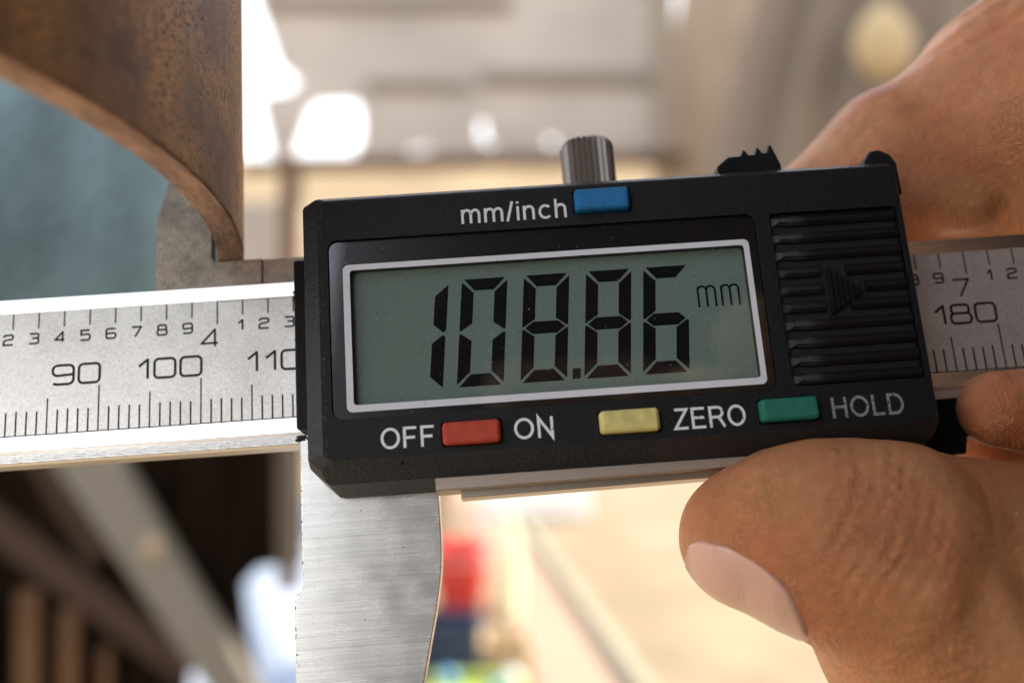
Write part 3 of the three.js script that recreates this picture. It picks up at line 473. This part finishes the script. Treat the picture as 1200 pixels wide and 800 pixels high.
  const digit = (cx, on) => {                                          // cx: centre at half height
    const L = cx - 2.18, R = cx + 2.18, B = -5.42, T = 5.0, M = -0.21, w = 1.24, d = 0.10, h = 1.16;
    const S = {
      a: [[L + d + 0.12, T], [R - d - 0.12, T], [R - w - 0.02, T - h], [L + w + 0.02, T - h]],
      d: [[L + d + 0.12, B], [L + w + 0.02, B + h], [R - w - 0.02, B + h], [R - d - 0.12, B]],
      f: [[L, T - 0.25], [L + w - 0.05, T - 0.25 - w + 0.1], [L + w - 0.05, M + 0.86], [L + 0.15, M + 0.12], [L, M + 0.2]],
      b: [[R, T - 0.25], [R, M + 0.2], [R - 0.15, M + 0.12], [R - w + 0.05, M + 0.86], [R - w + 0.05, T - 0.25 - w + 0.1]],
      e: [[L, B + 0.25], [L, M - 0.2], [L + 0.15, M - 0.12], [L + w - 0.05, M - 0.86], [L + w - 0.05, B + 0.25 + w - 0.1]],
      c: [[R, B + 0.25], [R - w + 0.05, B + 0.25 + w - 0.1], [R - w + 0.05, M - 0.86], [R - 0.15, M - 0.12], [R, M - 0.2]],
      g: [[L + 0.3, M], [L + 1.0, M + 0.6], [R - 1.0, M + 0.6], [R - 0.3, M], [R - 1.0, M - 0.6], [L + 1.0, M - 0.6]],
    };
    for (const q of on) seg(S[q]);
  };
  // leading 1 is a pair of slim strokes
  seg([[-16.55, 3.5], [-15.32, 4.6], [-15.32, 0.2], [-15.55, -0.1], [-16.55, 0.75]]); seg([[-16.6, -1.1], [-15.62, -0.3], [-15.36, -0.5], [-15.36, -5.35], [-16.6, -4.25]]);
  digit(-11.88, 'abcdef'); digit(-5.95, 'abcdefg'); digit(0.02, 'abcdefg'); digit(5.53, 'acdefg');
  seg([[-3.25, -5.35], [-2.5, -5.35], [-2.5, -4.35], [-3.25, -4.35]]);
  { // the small unit sign, two letters m drawn with strokes of their own
    const bar = (x0, y0, x1, y1) => slab(rrect(x0, y0, x1, y1, 0.05), 5.756, 5.766), gs = [];
    for (const ox of [8.72, 10.98]) { for (const q of [0, 0.82, 1.64]) gs.push(bar(ox + q, 0.7, ox + q + 0.2, 2.45)); gs.push(bar(ox, 2.4, ox + 0.2, 2.72)); for (const q of [0, 0.82]) { const a = new THREE.Shape(); a.absarc(ox + q + 0.51, 2.35, 0.51, 0, Math.PI); a.absarc(ox + q + 0.51, 2.35, 0.31, Math.PI, 0, true); gs.push(slab(a, 5.757, 5.767)); } }
    mesh('unit_sign', gs.map((g) => g), ink, dis);
  }
  const glass = new THREE.PlaneGeometry(40.7, 17.0); glass.translate(-5.6, 0.71, 6.7);
  mesh('window_pane', mmGeo(glass), std({ color: rgb(1, 1, 1), transmission: 1, thickness: 0, roughness: 0.03, ior: 1.65 }), dis);

  const dust = []; for (let i = 0; i < 150; i++) { const g = new THREE.IcosahedronGeometry(0.018 + 0.045 * rnd() ** 3, 0); g.scale(1, 0.6 + rnd(), 0.35); g.rotateZ(rnd() * 6); g.translate(-25.8 + 40.3 * rnd(), -7.6 + 16.7 * rnd(), 6.72); dust.push(mmGeo(g)); }
  mesh('dust', dust, std({ color: rgb(0.42, 0.42, 0.4), roughness: 0.9 }), dis).userData.kind = 'stuff';
  // push buttons
  const rubT = rep(grainT, 1, 1), btnT = pattern(256, 256, (u, v) => { const q = 0.97 + 0.1 * (tile(u, v, 5, 5, 95) - 0.5) + 0.07 * (tile(u, v, 30, 30, 96) - 0.5); return [q, q, q]; }, true);
  const btn = (q, col, top, label, rough = 0.5) => {
    const g = new RoundedBoxGeometry(q[2] - q[0], q[3] - q[1], 3.0, 6, 0.42), p = g.attributes.position;
    for (let i = 0; i < p.count; i++) if (p.getZ(i) > 0.4) p.setZ(i, p.getZ(i) + 0.12 * Math.sin(p.getX(i) * 3 + top) - 0.14 * (p.getX(i) / 2.6) ** 2);
    g.computeVertexNormals(); g.translate((q[0] + q[2]) / 2, (q[1] + q[3]) / 2, 6.25 + 0.1 * top);
    const m = mesh('button', planar(mmGeo(g), 300), std({ color: col, map: btnT, roughness: rough, bumpMap: rubT, bumpScale: 0.00006 }), cal); m.userData.label = label;
  };
  btn(BT.blue, rgb(0.01, 0.2, 0.52), 1.6, 'blue button beside mm/inch', 0.4);
  btn(BT.red, rgb(0.62, 0.075, 0.035), 1.2, 'red button between OFF and ON', 0.5);
  btn(BT.yellow, rgb(0.86, 0.74, 0.27), 1.4, 'yellow button left of ZERO', 0.5);
  btn(BT.green, rgb(0.008, 0.19, 0.13), 1.2, 'green button left of HOLD', 0.5);

  // ribbed grip at the right: ten ribs with sloping left ends, three of them broken by the raised arrow
  mesh('grip_floor', box(16.3, -7.7, 5.2, 28.5, 9.15, 6.45, 0.05), black, house);
  const ribM = std({ color: rgb(0.007, 0.007, 0.008), roughness: 0.24, bumpMap: rep(grainT, 1.6, 1.6), bumpScale: 0.00003 });
  const rib = (x0, x1, y, slope) => {
    const sh = new THREE.Shape(v2([[-0.62, 0], [-0.5, 0.32], [-0.2, 0.52], [0.15, 0.52], [0.42, 0.34], [0.56, 0]]));
    const g = new THREE.ExtrudeGeometry(sh, { depth: x1 - x0, bevelEnabled: false, steps: 6 }), p = g.attributes.position;
    for (let i = 0; i < p.count; i++) { const a = p.getX(i), h = p.getY(i), d = p.getZ(i); const e = slope ? 1.1 * h * clamp(1 - d / 0.4) : 0; p.setXYZ(i, x0 + d + e * 1.2, y + a * (d < 0.01 && slope ? 0.7 : 1), 6.45 + h); }
    return toCreasedNormals(planar(mmGeo(g)), 0.9);
  };
  for (let i = 0; i < 10; i++) { const y = 8.42 - 1.72 * i; if (i >= 3 && i <= 5) mesh('grip_rib', [rib(16.45, 20.4, y, true), rib([0, 0, 0, 22.9, 24.5, 22.9][i], 28.4, y, false)], ribM, house); else mesh('grip_rib', rib(16.45, 28.4, y, true), ribM, house); }
  const arrow = mesh('arrow_mark', slab(poly([[20.85, -1.15], [24.3, 1.1], [21.0, 3.6]]), 6.45, 6.9, 0.1), black, house);
  for (let i = 0; i < 6; i++) { const x = 21.15 + i * 0.48, f = 1 - (x - 20.9) / 3.5; arrow.add(Object.assign(shadowed(new THREE.Mesh(box(x - 0.09, 1.1 - 2.1 * f, 6.85, x + 0.09, 1.1 + 2.25 * f, 7.05, 0.06), black)), { name: 'ridge' })); }

  // battery cover catch on the top edge, rear stop, left lip
  const tooth = [[12.4, 13.2], [12.4, 15.15], [13.6, 16.1], [14.9, 16.15], [15.15, 16.75], [15.35, 16.75], [15.7, 16.2], [16.3, 16.22], [16.55, 16.9], [16.75, 16.9], [17.1, 16.3], [17.55, 16.35], [17.8, 17.15], [18.05, 17.1], [18.75, 15.0], [18.75, 13.2]];
  mesh('battery_catch', slab(poly(tooth.reverse()), 1.8, 5.2, 0.1), black, cal);
  mesh('end_stop', slab(poly([[26.6, 13.0], [26.9, 14.6], [27.6, 15.6], [28.5, 15.8], [29.6, 15.2], [30.15, 14.2], [30.2, 11.0], [29.0, 11]].reverse()), 2.5, 5.6, 0.3, 2), black, cal);
  mesh('end_lip', box(-29.95, -8.0, 0.3, -28.3, 8.75, 3.9, 0.3), black, cal);
  // rubber wiper on the beam, its cut edge frayed
  const wp = [[-29, -6.4]]; for (let y = -6.4; y <= 6.6; y += 0.22) wp.push([-30.35 - 0.28 * rnd() * rnd() - (y > 5.6 ? 0.2 : 0), y]); wp.push([-29, 6.6]);
  mesh('wiper', slab(poly(wp), 0.05, 0.75), pit, cal);
  // thumb roller behind the lower right corner, in its yoke
  const ro = new THREE.CylinderGeometry(3.1, 3.1, 3.2, 48, 1); ro.rotateX(Math.PI / 2); ro.translate(32.2, -11.2, -2.0);
  const roller = mesh('thumb_roller', mmGeo(ro), black, cal);
  const rr = []; for (let i = 0; i < 32; i++) { const a = i / 32 * 6.2832; const q = new THREE.BoxGeometry(0.25, 0.36, 3.1); q.rotateZ(a); q.translate(32.2 + 3.15 * Math.cos(a), -11.2 + 3.15 * Math.sin(a), -2.0); rr.push(mmGeo(q)); }
  mesh('knurling', rr, black, roller);
  mesh('yoke', slab(poly([[28, -14.4], [34.6, -14.2], [35.6, -9.4], [35.4, -7.9], [28, -7.9]]), -4.2, -0.2, 0.2), black, cal);
  // dents in the lower bevel
  for (const [x, y] of [[-20.0, -12.05], [-7.3, -11.9], [-3.4, -12.5]]) { const g = new THREE.TetrahedronGeometry(0.42); g.scale(0.35, 1.3, 0.5); g.rotateZ(0.5); g.translate(x, y, 6.55); mesh('scuff', mmGeo(g), pit, house); }
}
// knurled lock screw on the top edge
{
  const sh = new THREE.Shape(), n = 28; for (let i = 0; i < n * 2; i++) { const a = i / (n * 2) * Math.PI * 2, r = i % 2 ? 2.5 : 2.84; i ? sh.lineTo(r * Math.cos(a), r * Math.sin(a)) : sh.moveTo(r, 0); }
  const g = new THREE.ExtrudeGeometry(sh, { depth: 7.2, bevelEnabled: true, bevelSize: 0.7, bevelOffset: -0.7, bevelThickness: 0.55, bevelSegments: 3 }); g.rotateX(-Math.PI / 2); g.translate(0.5, 14.1, -2.0);
  mesh('lock_screw', mmGeo(g), std({ color: rgb(0.30, 0.26, 0.23), metalness: 0.8, roughness: 0.42 }), cal);
  const st = new THREE.CylinderGeometry(1.5, 1.5, 3, 24); st.translate(0.5, 12.8, -2.0); mesh('screw_shank', mmGeo(st), dullSteel, cal);
}

// ---------------------------------------------------------------- hands: one smooth distance field each, meshed with surface nets
const smin = (a, b, k) => { const h = Math.max(k - Math.abs(a - b), 0) / k; return Math.min(a, b) - h * h * k * 0.25; };
const cone = (a, b, ra, rb) => {
  const dx = b[0] - a[0], dy = b[1] - a[1], dz = b[2] - a[2], L = 1 / (dx * dx + dy * dy + dz * dz);
  return (x, y, z) => { const px = x - a[0], py = y - a[1], pz = z - a[2]; const t = clamp((px * dx + py * dy + pz * dz) * L); const qx = px - dx * t, qy = py - dy * t, qz = pz - dz * t; return Math.sqrt(qx * qx + qy * qy + qz * qz) - (ra + (rb - ra) * t); };
};
const egg = (c, r) => (x, y, z) => { const a = (x - c[0]) / r[0], b = (y - c[1]) / r[1], d = (z - c[2]) / r[2], k0 = Math.sqrt(a * a + b * b + d * d), k1 = Math.sqrt((a / r[0]) ** 2 + (b / r[1]) ** 2 + (d / r[2]) ** 2); return k0 < 1e-6 ? -Math.min(...r) : k0 * (k0 - 1) / k1; };
function surfaceNet(f, lo, hi, h) {
  const n = [0, 1, 2].map((i) => Math.ceil((hi[i] - lo[i]) / h) + 1), [nx, ny, nz] = n, F = new Float32Array(nx * ny * nz);
  for (let k = 0, q = 0; k < nz; k++) for (let j = 0; j < ny; j++) for (let i = 0; i < nx; i++, q++) F[q] = f(lo[0] + i * h, lo[1] + j * h, lo[2] + k * h);
  const id = new Int32Array(nx * ny * nz).fill(-1), pos = [], ix = [], o = [0, 1, nx, nx + 1, nx * ny, nx * ny + 1, nx * ny + nx, nx * ny + nx + 1];
  const E = [[0, 1], [2, 3], [4, 5], [6, 7], [0, 2], [1, 3], [4, 6], [5, 7], [0, 4], [1, 5], [2, 6], [3, 7]];
  for (let k = 0; k < nz - 1; k++) for (let j = 0; j < ny - 1; j++) for (let i = 0; i < nx - 1; i++) {
    const q = i + nx * (j + ny * k); let m = 0; for (let c = 0; c < 8; c++) if (F[q + o[c]] < 0) m |= 1 << c;
    if (m === 0 || m === 255) continue;
    let sx = 0, sy = 0, sz = 0, w = 0;
    for (const [a, b] of E) { if (((m >> a) & 1) === ((m >> b) & 1)) continue; const t = F[q + o[a]] / (F[q + o[a]] - F[q + o[b]]); sx += (a & 1) + t * ((b & 1) - (a & 1)); sy += (a >> 1 & 1) + t * ((b >> 1 & 1) - (a >> 1 & 1)); sz += (a >> 2) + t * ((b >> 2) - (a >> 2)); w++; }
    id[q] = pos.length / 3; pos.push(lo[0] + (i + sx / w) * h, lo[1] + (j + sy / w) * h, lo[2] + (k + sz / w) * h);
  }
  const st = [1, nx, nx * ny];
  for (let k = 1; k < nz - 1; k++) for (let j = 1; j < ny - 1; j++) for (let i = 1; i < nx - 1; i++) {
    const q = i + nx * (j + ny * k);
    for (let a = 0; a < 3; a++) {
      const s0 = F[q] < 0, s1 = F[q + st[a]] < 0; if (s0 === s1) continue;
      const u = st[(a + 1) % 3], v = st[(a + 2) % 3], A = id[q], B = id[q - u], C = id[q - u - v], D = id[q - v]; if (A < 0 || B < 0 || C < 0 || D < 0) continue;
      if (s0) ix.push(A, B, C, A, C, D); else ix.push(A, C, B, A, D, C);
    }
  }
  return { pos, ix };
}
const grad = (f, x, y, z, e = 0.12) => { const gx = f(x + e, y, z) - f(x - e, y, z), gy = f(x, y + e, z) - f(x, y - e, z), gz = f(x, y, z + e) - f(x, y, z - e), l = Math.hypot(gx, gy, gz) || 1; return [gx / l, gy / l, gz / l]; };
function skinGeo(f, lo, hi, h, colour, k = 1 / 14) {
  const { pos, ix } = surfaceNet(f, lo, hi, h), n = pos.length / 3, nor = new Float32Array(n * 3), col = new Float32Array(n * 3), uv = new Float32Array(n * 2), P = new Float32Array(n * 3);
  for (let i = 0; i < n; i++) {
    let x = pos[3 * i], y = pos[3 * i + 1], z = pos[3 * i + 2];
    for (let s = 0; s < 2; s++) { const g = grad(f, x, y, z), d = clamp(f(x, y, z), -h, h); x -= g[0] * d; y -= g[1] * d; z -= g[2] * d; }
    const g = grad(f, x, y, z); nor.set(g, 3 * i); P.set([x * MM, y * MM, z * MM], 3 * i); col.set(colour(x, y, z, g), 3 * i); uv[2 * i] = (x + 0.55 * z) * k; uv[2 * i + 1] = (y - 0.55 * z) * k;
  }
  const G = new THREE.BufferGeometry(); G.setAttribute('position', new THREE.BufferAttribute(P, 3)); G.setAttribute('normal', new THREE.BufferAttribute(nor, 3)); G.setAttribute('color', new THREE.BufferAttribute(col, 3)); G.setAttribute('uv', new THREE.BufferAttribute(uv, 2)); G.setIndex(ix); return G;
}
// fine creases of skin: a net of short furrows, drawn out along one direction
const skinB = pattern(1024, 1024, (u, v) => {
  const s = (u + v) % 1, w = (v + 0.03 * tile(u, v, 6, 6, 101)) % 1;
  const cell = (x, y, n, m, q) => { const X = Math.floor(x * n), Y = Math.floor(y * m); let d1 = 9, d2 = 9; for (let j = -1; j < 2; j++) for (let i = -1; i < 2; i++) { const a = ((X + i) % n + n) % n, b = ((Y + j) % m + m) % m, e = Math.hypot(X + i + hash3(a, b, q) - x * n, Y + j + hash3(a, b, q + 1) - y * m); if (e < d1) { d2 = d1; d1 = e; } else if (e < d2) d2 = e; } return Math.min(1, (d2 - d1) * 2.2); };
  const patch = smooth(0.35, 0.65, tile(u, v, 4, 4, 107));
  return 0.25 + 0.40 * cell(s, w, 52, 26, 103) * lerp(0.45, 1, patch) + 0.22 * cell(u, v, 74, 74, 109) + 0.12 * tile(u, v, 200, 200, 105);
});
const skin = std({ vertexColors: true, roughness: 0.37, bumpMap: skinB, bumpScale: 0.00026, sheen: 0.12, sheenColor: rgb(0.9, 0.45, 0.3), sheenRoughness: 0.5 });
{
  // the hand that holds the caliper, in the caliper's millimetres
  const thumb = [cone([10.3, -20.8, 4.6], [12.6, -20.9, 5.2], 5.4, 6.8), cone([12.6, -20.8, 5.2], [16.4, -21.1, 6.0], 6.6, 7.3), cone([16.4, -21.1, 6], [22.8, -23.2, 4.8], 7.3, 9.0), cone([22.8, -23.2, 4.8], [34.8, -30.6, -3], 8.9, 15.0), cone([34.8, -30.6, -3], [64, -44, -16], 15.0, 21.5)];
  const index = [cone([16, 6, -14], [30, 14.6, -13], 6.5, 7.8), cone([30, 14.6, -13], [38.2, 20.3, -10.5], 7.8, 8.8), cone([38.2, 20.3, -10.5], [55, 24, -8], 8.8, 15.4), cone([55, 24, -8], [90, 24, -22], 15.4, 19)];
  const lobe = cone([33.4, 15.6, -5.5], [41.5, 13.6, -5.0], 3.0, 3.4);
  const middle = [cone([37.4, -10.4, 1.6], [50, -11.5, -1], 3.7, 5.6), cone([43, -9, -12], [58, -9, -14], 6, 7), cone([50, -11.5, -1], [64, -8, -14], 5.6, 8), cone([64, -8, -14], [92, 6, -16], 8, 11)];
  const rest = [cone([58, -22, -22], [70, -18, -30], 7, 8), cone([70, -18, -30], [94, -8, -22], 8, 11), cone([60, -36, -24], [72, -34, -31], 6, 7), cone([72, -34, -31], [92, -24, -22], 7, 11), cone([62, -44, -8], [100, -34, -14], 22, 23), cone([90, 20, -12], [98, -30, -14], 18, 22)];
  const thumbF = (x, y, z) => { let d = thumb[0](x, y, z); for (let i = 1; i < thumb.length; i++) d = smin(d, thumb[i](x, y, z), i > 2 ? 6 : 2.5); return d; };
  const f = (x, y, z) => {
    const t = thumbF(x, y, z); let a = index[0](x, y, z); for (let i = 1; i < index.length; i++) a = smin(a, index[i](x, y, z), 4);
    a = smin(a, lobe(x, y, z), 1.6);
    let m = middle[0](x, y, z); m = smin(m, middle[1](x, y, z), 1); m = smin(m, middle[2](x, y, z), 2); m = smin(m, middle[3](x, y, z), 3);
    let r = Infinity; if (x > 44) { r = rest[0](x, y, z); for (let i = 1; i < rest.length; i++) r = smin(r, rest[i](x, y, z), 3); }
    let d = smin(t, m, 0.9); d = smin(d, a, 0.9); if (r < Infinity) d = smin(d, r, 5);
    // fine slanting wrinkles on the side of the thumb joint, and where the forefinger bends
    const wr = smooth(13, 17, x) * smooth(27, 22, x) * smooth(-29, -25, y) * smooth(-12, -15, y); if (wr > 0 && z > 2) d += 0.085 * wr * Math.sin((x * 0.86 - y * 0.5) * 4.9 + 4 * noise3(x * 0.35, y * 0.35, 2)) * noise3(x * 0.5, y * 0.25, 6);
    const wi = smooth(38, 43, x) * smooth(24, 31, y); if (wi > 0 && z > -14) d += 0.16 * wi * Math.sin((x * 0.45 - y * 0.89) * 3.1 + 5 * noise3(x * 0.3, y * 0.3, 3)) * noise3(x * 0.45, y * 0.45, 8);
    // soft irregular flesh, knuckle furrows
    d += 0.30 * (noise3(x * 0.16, y * 0.16, z * 0.16) - 0.5) + 0.10 * (noise3(x * 0.7, y * 0.7, z * 0.7) - 0.5);
    const w = smooth(-1, 6, x - 24) * smooth(-22, -30, y); if (w > 0) d += 0.35 * w * Math.sin((x + 0.32 * y) * 1.15 + 2 * noise3(x * 0.2, y * 0.2, 4)) * noise3(x * 0.22, y * 0.12, 9);
    return d;
  };
  const tone = (x, y, z) => {
    const n = noise3(x * 0.18, y * 0.18, z * 0.18), m = noise3(x * 0.9, y * 0.9, z * 0.9), q = noise3(x * 2.6, y * 2.6, z * 2.6);
    const b2 = noise3(x * 0.42 + 9, y * 0.42, z * 0.42), red = clamp(0.25 + 0.9 * (n - 0.35) + 0.5 * (b2 - 0.5) + 0.3 * (m - 0.5)), v = 1 + 0.18 * (m - 0.5) + 0.24 * (q - 0.5) + 0.14 * (b2 - 0.5);
    return [lerp(0.66, 0.57, red) * v, lerp(0.295, 0.18, red) * v, lerp(0.125, 0.08, red) * v];
  };
  const hand = held(mesh('hand', skinGeo(f, [1, -66, -46], [100, 46, 24], 0.62, tone), skin));
  tag(hand, 'tanned hand holding the caliper at right, thumb below and forefinger above', 'hand');
  // thumb nail: a curved plate laid on the thumb's back, its rim sunk into the skin
  const U = 44, V = 40, pos = [], ix = [], a0 = [9.4, -21.2, 4.6], a1 = [16.8, -23.0, 4.8], ax = a1.map((q, i) => q - a0[i]), al = Math.hypot(...ax), dir = ax.map((q) => q / al);
  const down = [-0.16, -0.985, 0.0], out = [0, 0, 1];
  for (let j = 0; j <= V; j++) for (let i = 0; i <= U; i++) {
    const w = i / U * 2 - 1, v = j / V, ph = (30 + 54 * w) * Math.PI / 180, sMax = 0.95 - 0.80 * Math.max(0, (w + 0.5) / 1.5) ** 1.7 - 0.45 * Math.max(0, (-0.25 - w) / 0.75) ** 2 - 0.55 * Math.max(0, (w - 0.55) / 0.45) ** 2, s = lerp(-0.92 + 0.10 * w * w + 1.5 * Math.max(0, w - 0.55) ** 2, sMax, v);
    const o = a0.map((q, k) => q + ax[k] * Math.max(0, s)), fan = Math.max(0, -s) * 1.25, d = down.map((q, k) => (q * Math.cos(ph) + out[k] * Math.sin(ph)) * Math.cos(fan) - dir[k] * Math.sin(fan));
    let lo = 0, hi = 16; for (let q = 0; q < 30; q++) { const m = (lo + hi) / 2; if (thumbF(o[0] + d[0] * m, o[1] + d[1] * m, o[2] + d[2] * m) < 0) lo = m; else hi = m; }
    const edge = Math.min(smooth(0, 0.06, v), smooth(0, 0.08, 1 - v), smooth(0, 0.10, 1 - Math.abs(w))), lift = lerp(-0.35, 0.17, edge) + 0.0;
    const r = lo + lift; pos.push((o[0] + d[0] * r) * MM, (o[1] + d[1] * r) * MM, (o[2] + d[2] * r) * MM);
  }
  for (let j = 0; j < V; j++) for (let i = 0; i < U; i++) { const a = j * (U + 1) + i, b = a + 1, c = a + U + 1, d = c + 1; ix.push(a, b, d, a, d, c); }
  const ng = new THREE.BufferGeometry(); ng.setAttribute('position', new THREE.Float32BufferAttribute(pos, 3)); ng.setIndex(ix); ng.computeVertexNormals(); planar(ng, 300);
  const nail = mesh('thumbnail', ng, std({ color: rgb(0.72, 0.41, 0.31), clearcoat: 0.5, clearcoatRoughness: 0.2, roughness: 0.3, bumpMap: rep(brushedT, 0.4, 0.4), bumpScale: 0.00004 }), hand); nail.userData.label = 'smooth pinkish thumbnail';
}
{
  // the photographer's phone and the fingers on its top edge: behind the lens, mirrored in the display window
  const ph = thing('phone', 'dark phone the photograph is taken with', 'phone'); ph.position.set(0, 1.2, 0);
  mesh('case', bx(0.148, 0.071, 0.008, 0.052, -0.004, 0.0085, 0.003), std({ color: rgb(0.015, 0.015, 0.017), roughness: 0.35 }), ph);
  const F = [cone([52, 52, 5], [74, 54, 14], 9, 9.5), cone([74, 54, 14], [112, 40, 30], 9.5, 11), cone([2, 42, 9], [26, 46, 20], 6, 8), cone([26, 46, 20], [100, 44, 44], 8, 11), cone([104, 34, 30], [150, 0, 40], 14, 24), cone([70, -46, 12], [100, -38, 24], 9, 12), cone([100, -38, 24], [150, -10, 40], 13, 24), cone([150, -8, 40], [200, -50, 60], 26, 28)];
  const f = (x, y, z) => { let d = F[0](x, y, z); for (let i = 1; i < F.length; i++) d = smin(d, F[i](x, y, z), 3); return d; };
  const h = mesh('hand', skinGeo(f, [-6, -90, -6], [214, 62, 92], 2.2, () => [0.55, 0.32, 0.19]), skin); h.position.set(0, 1.2, 0);
  tag(h, "photographer's hand holding the phone, out of the picture", 'hand');
}

renderer.render(scene, camera);
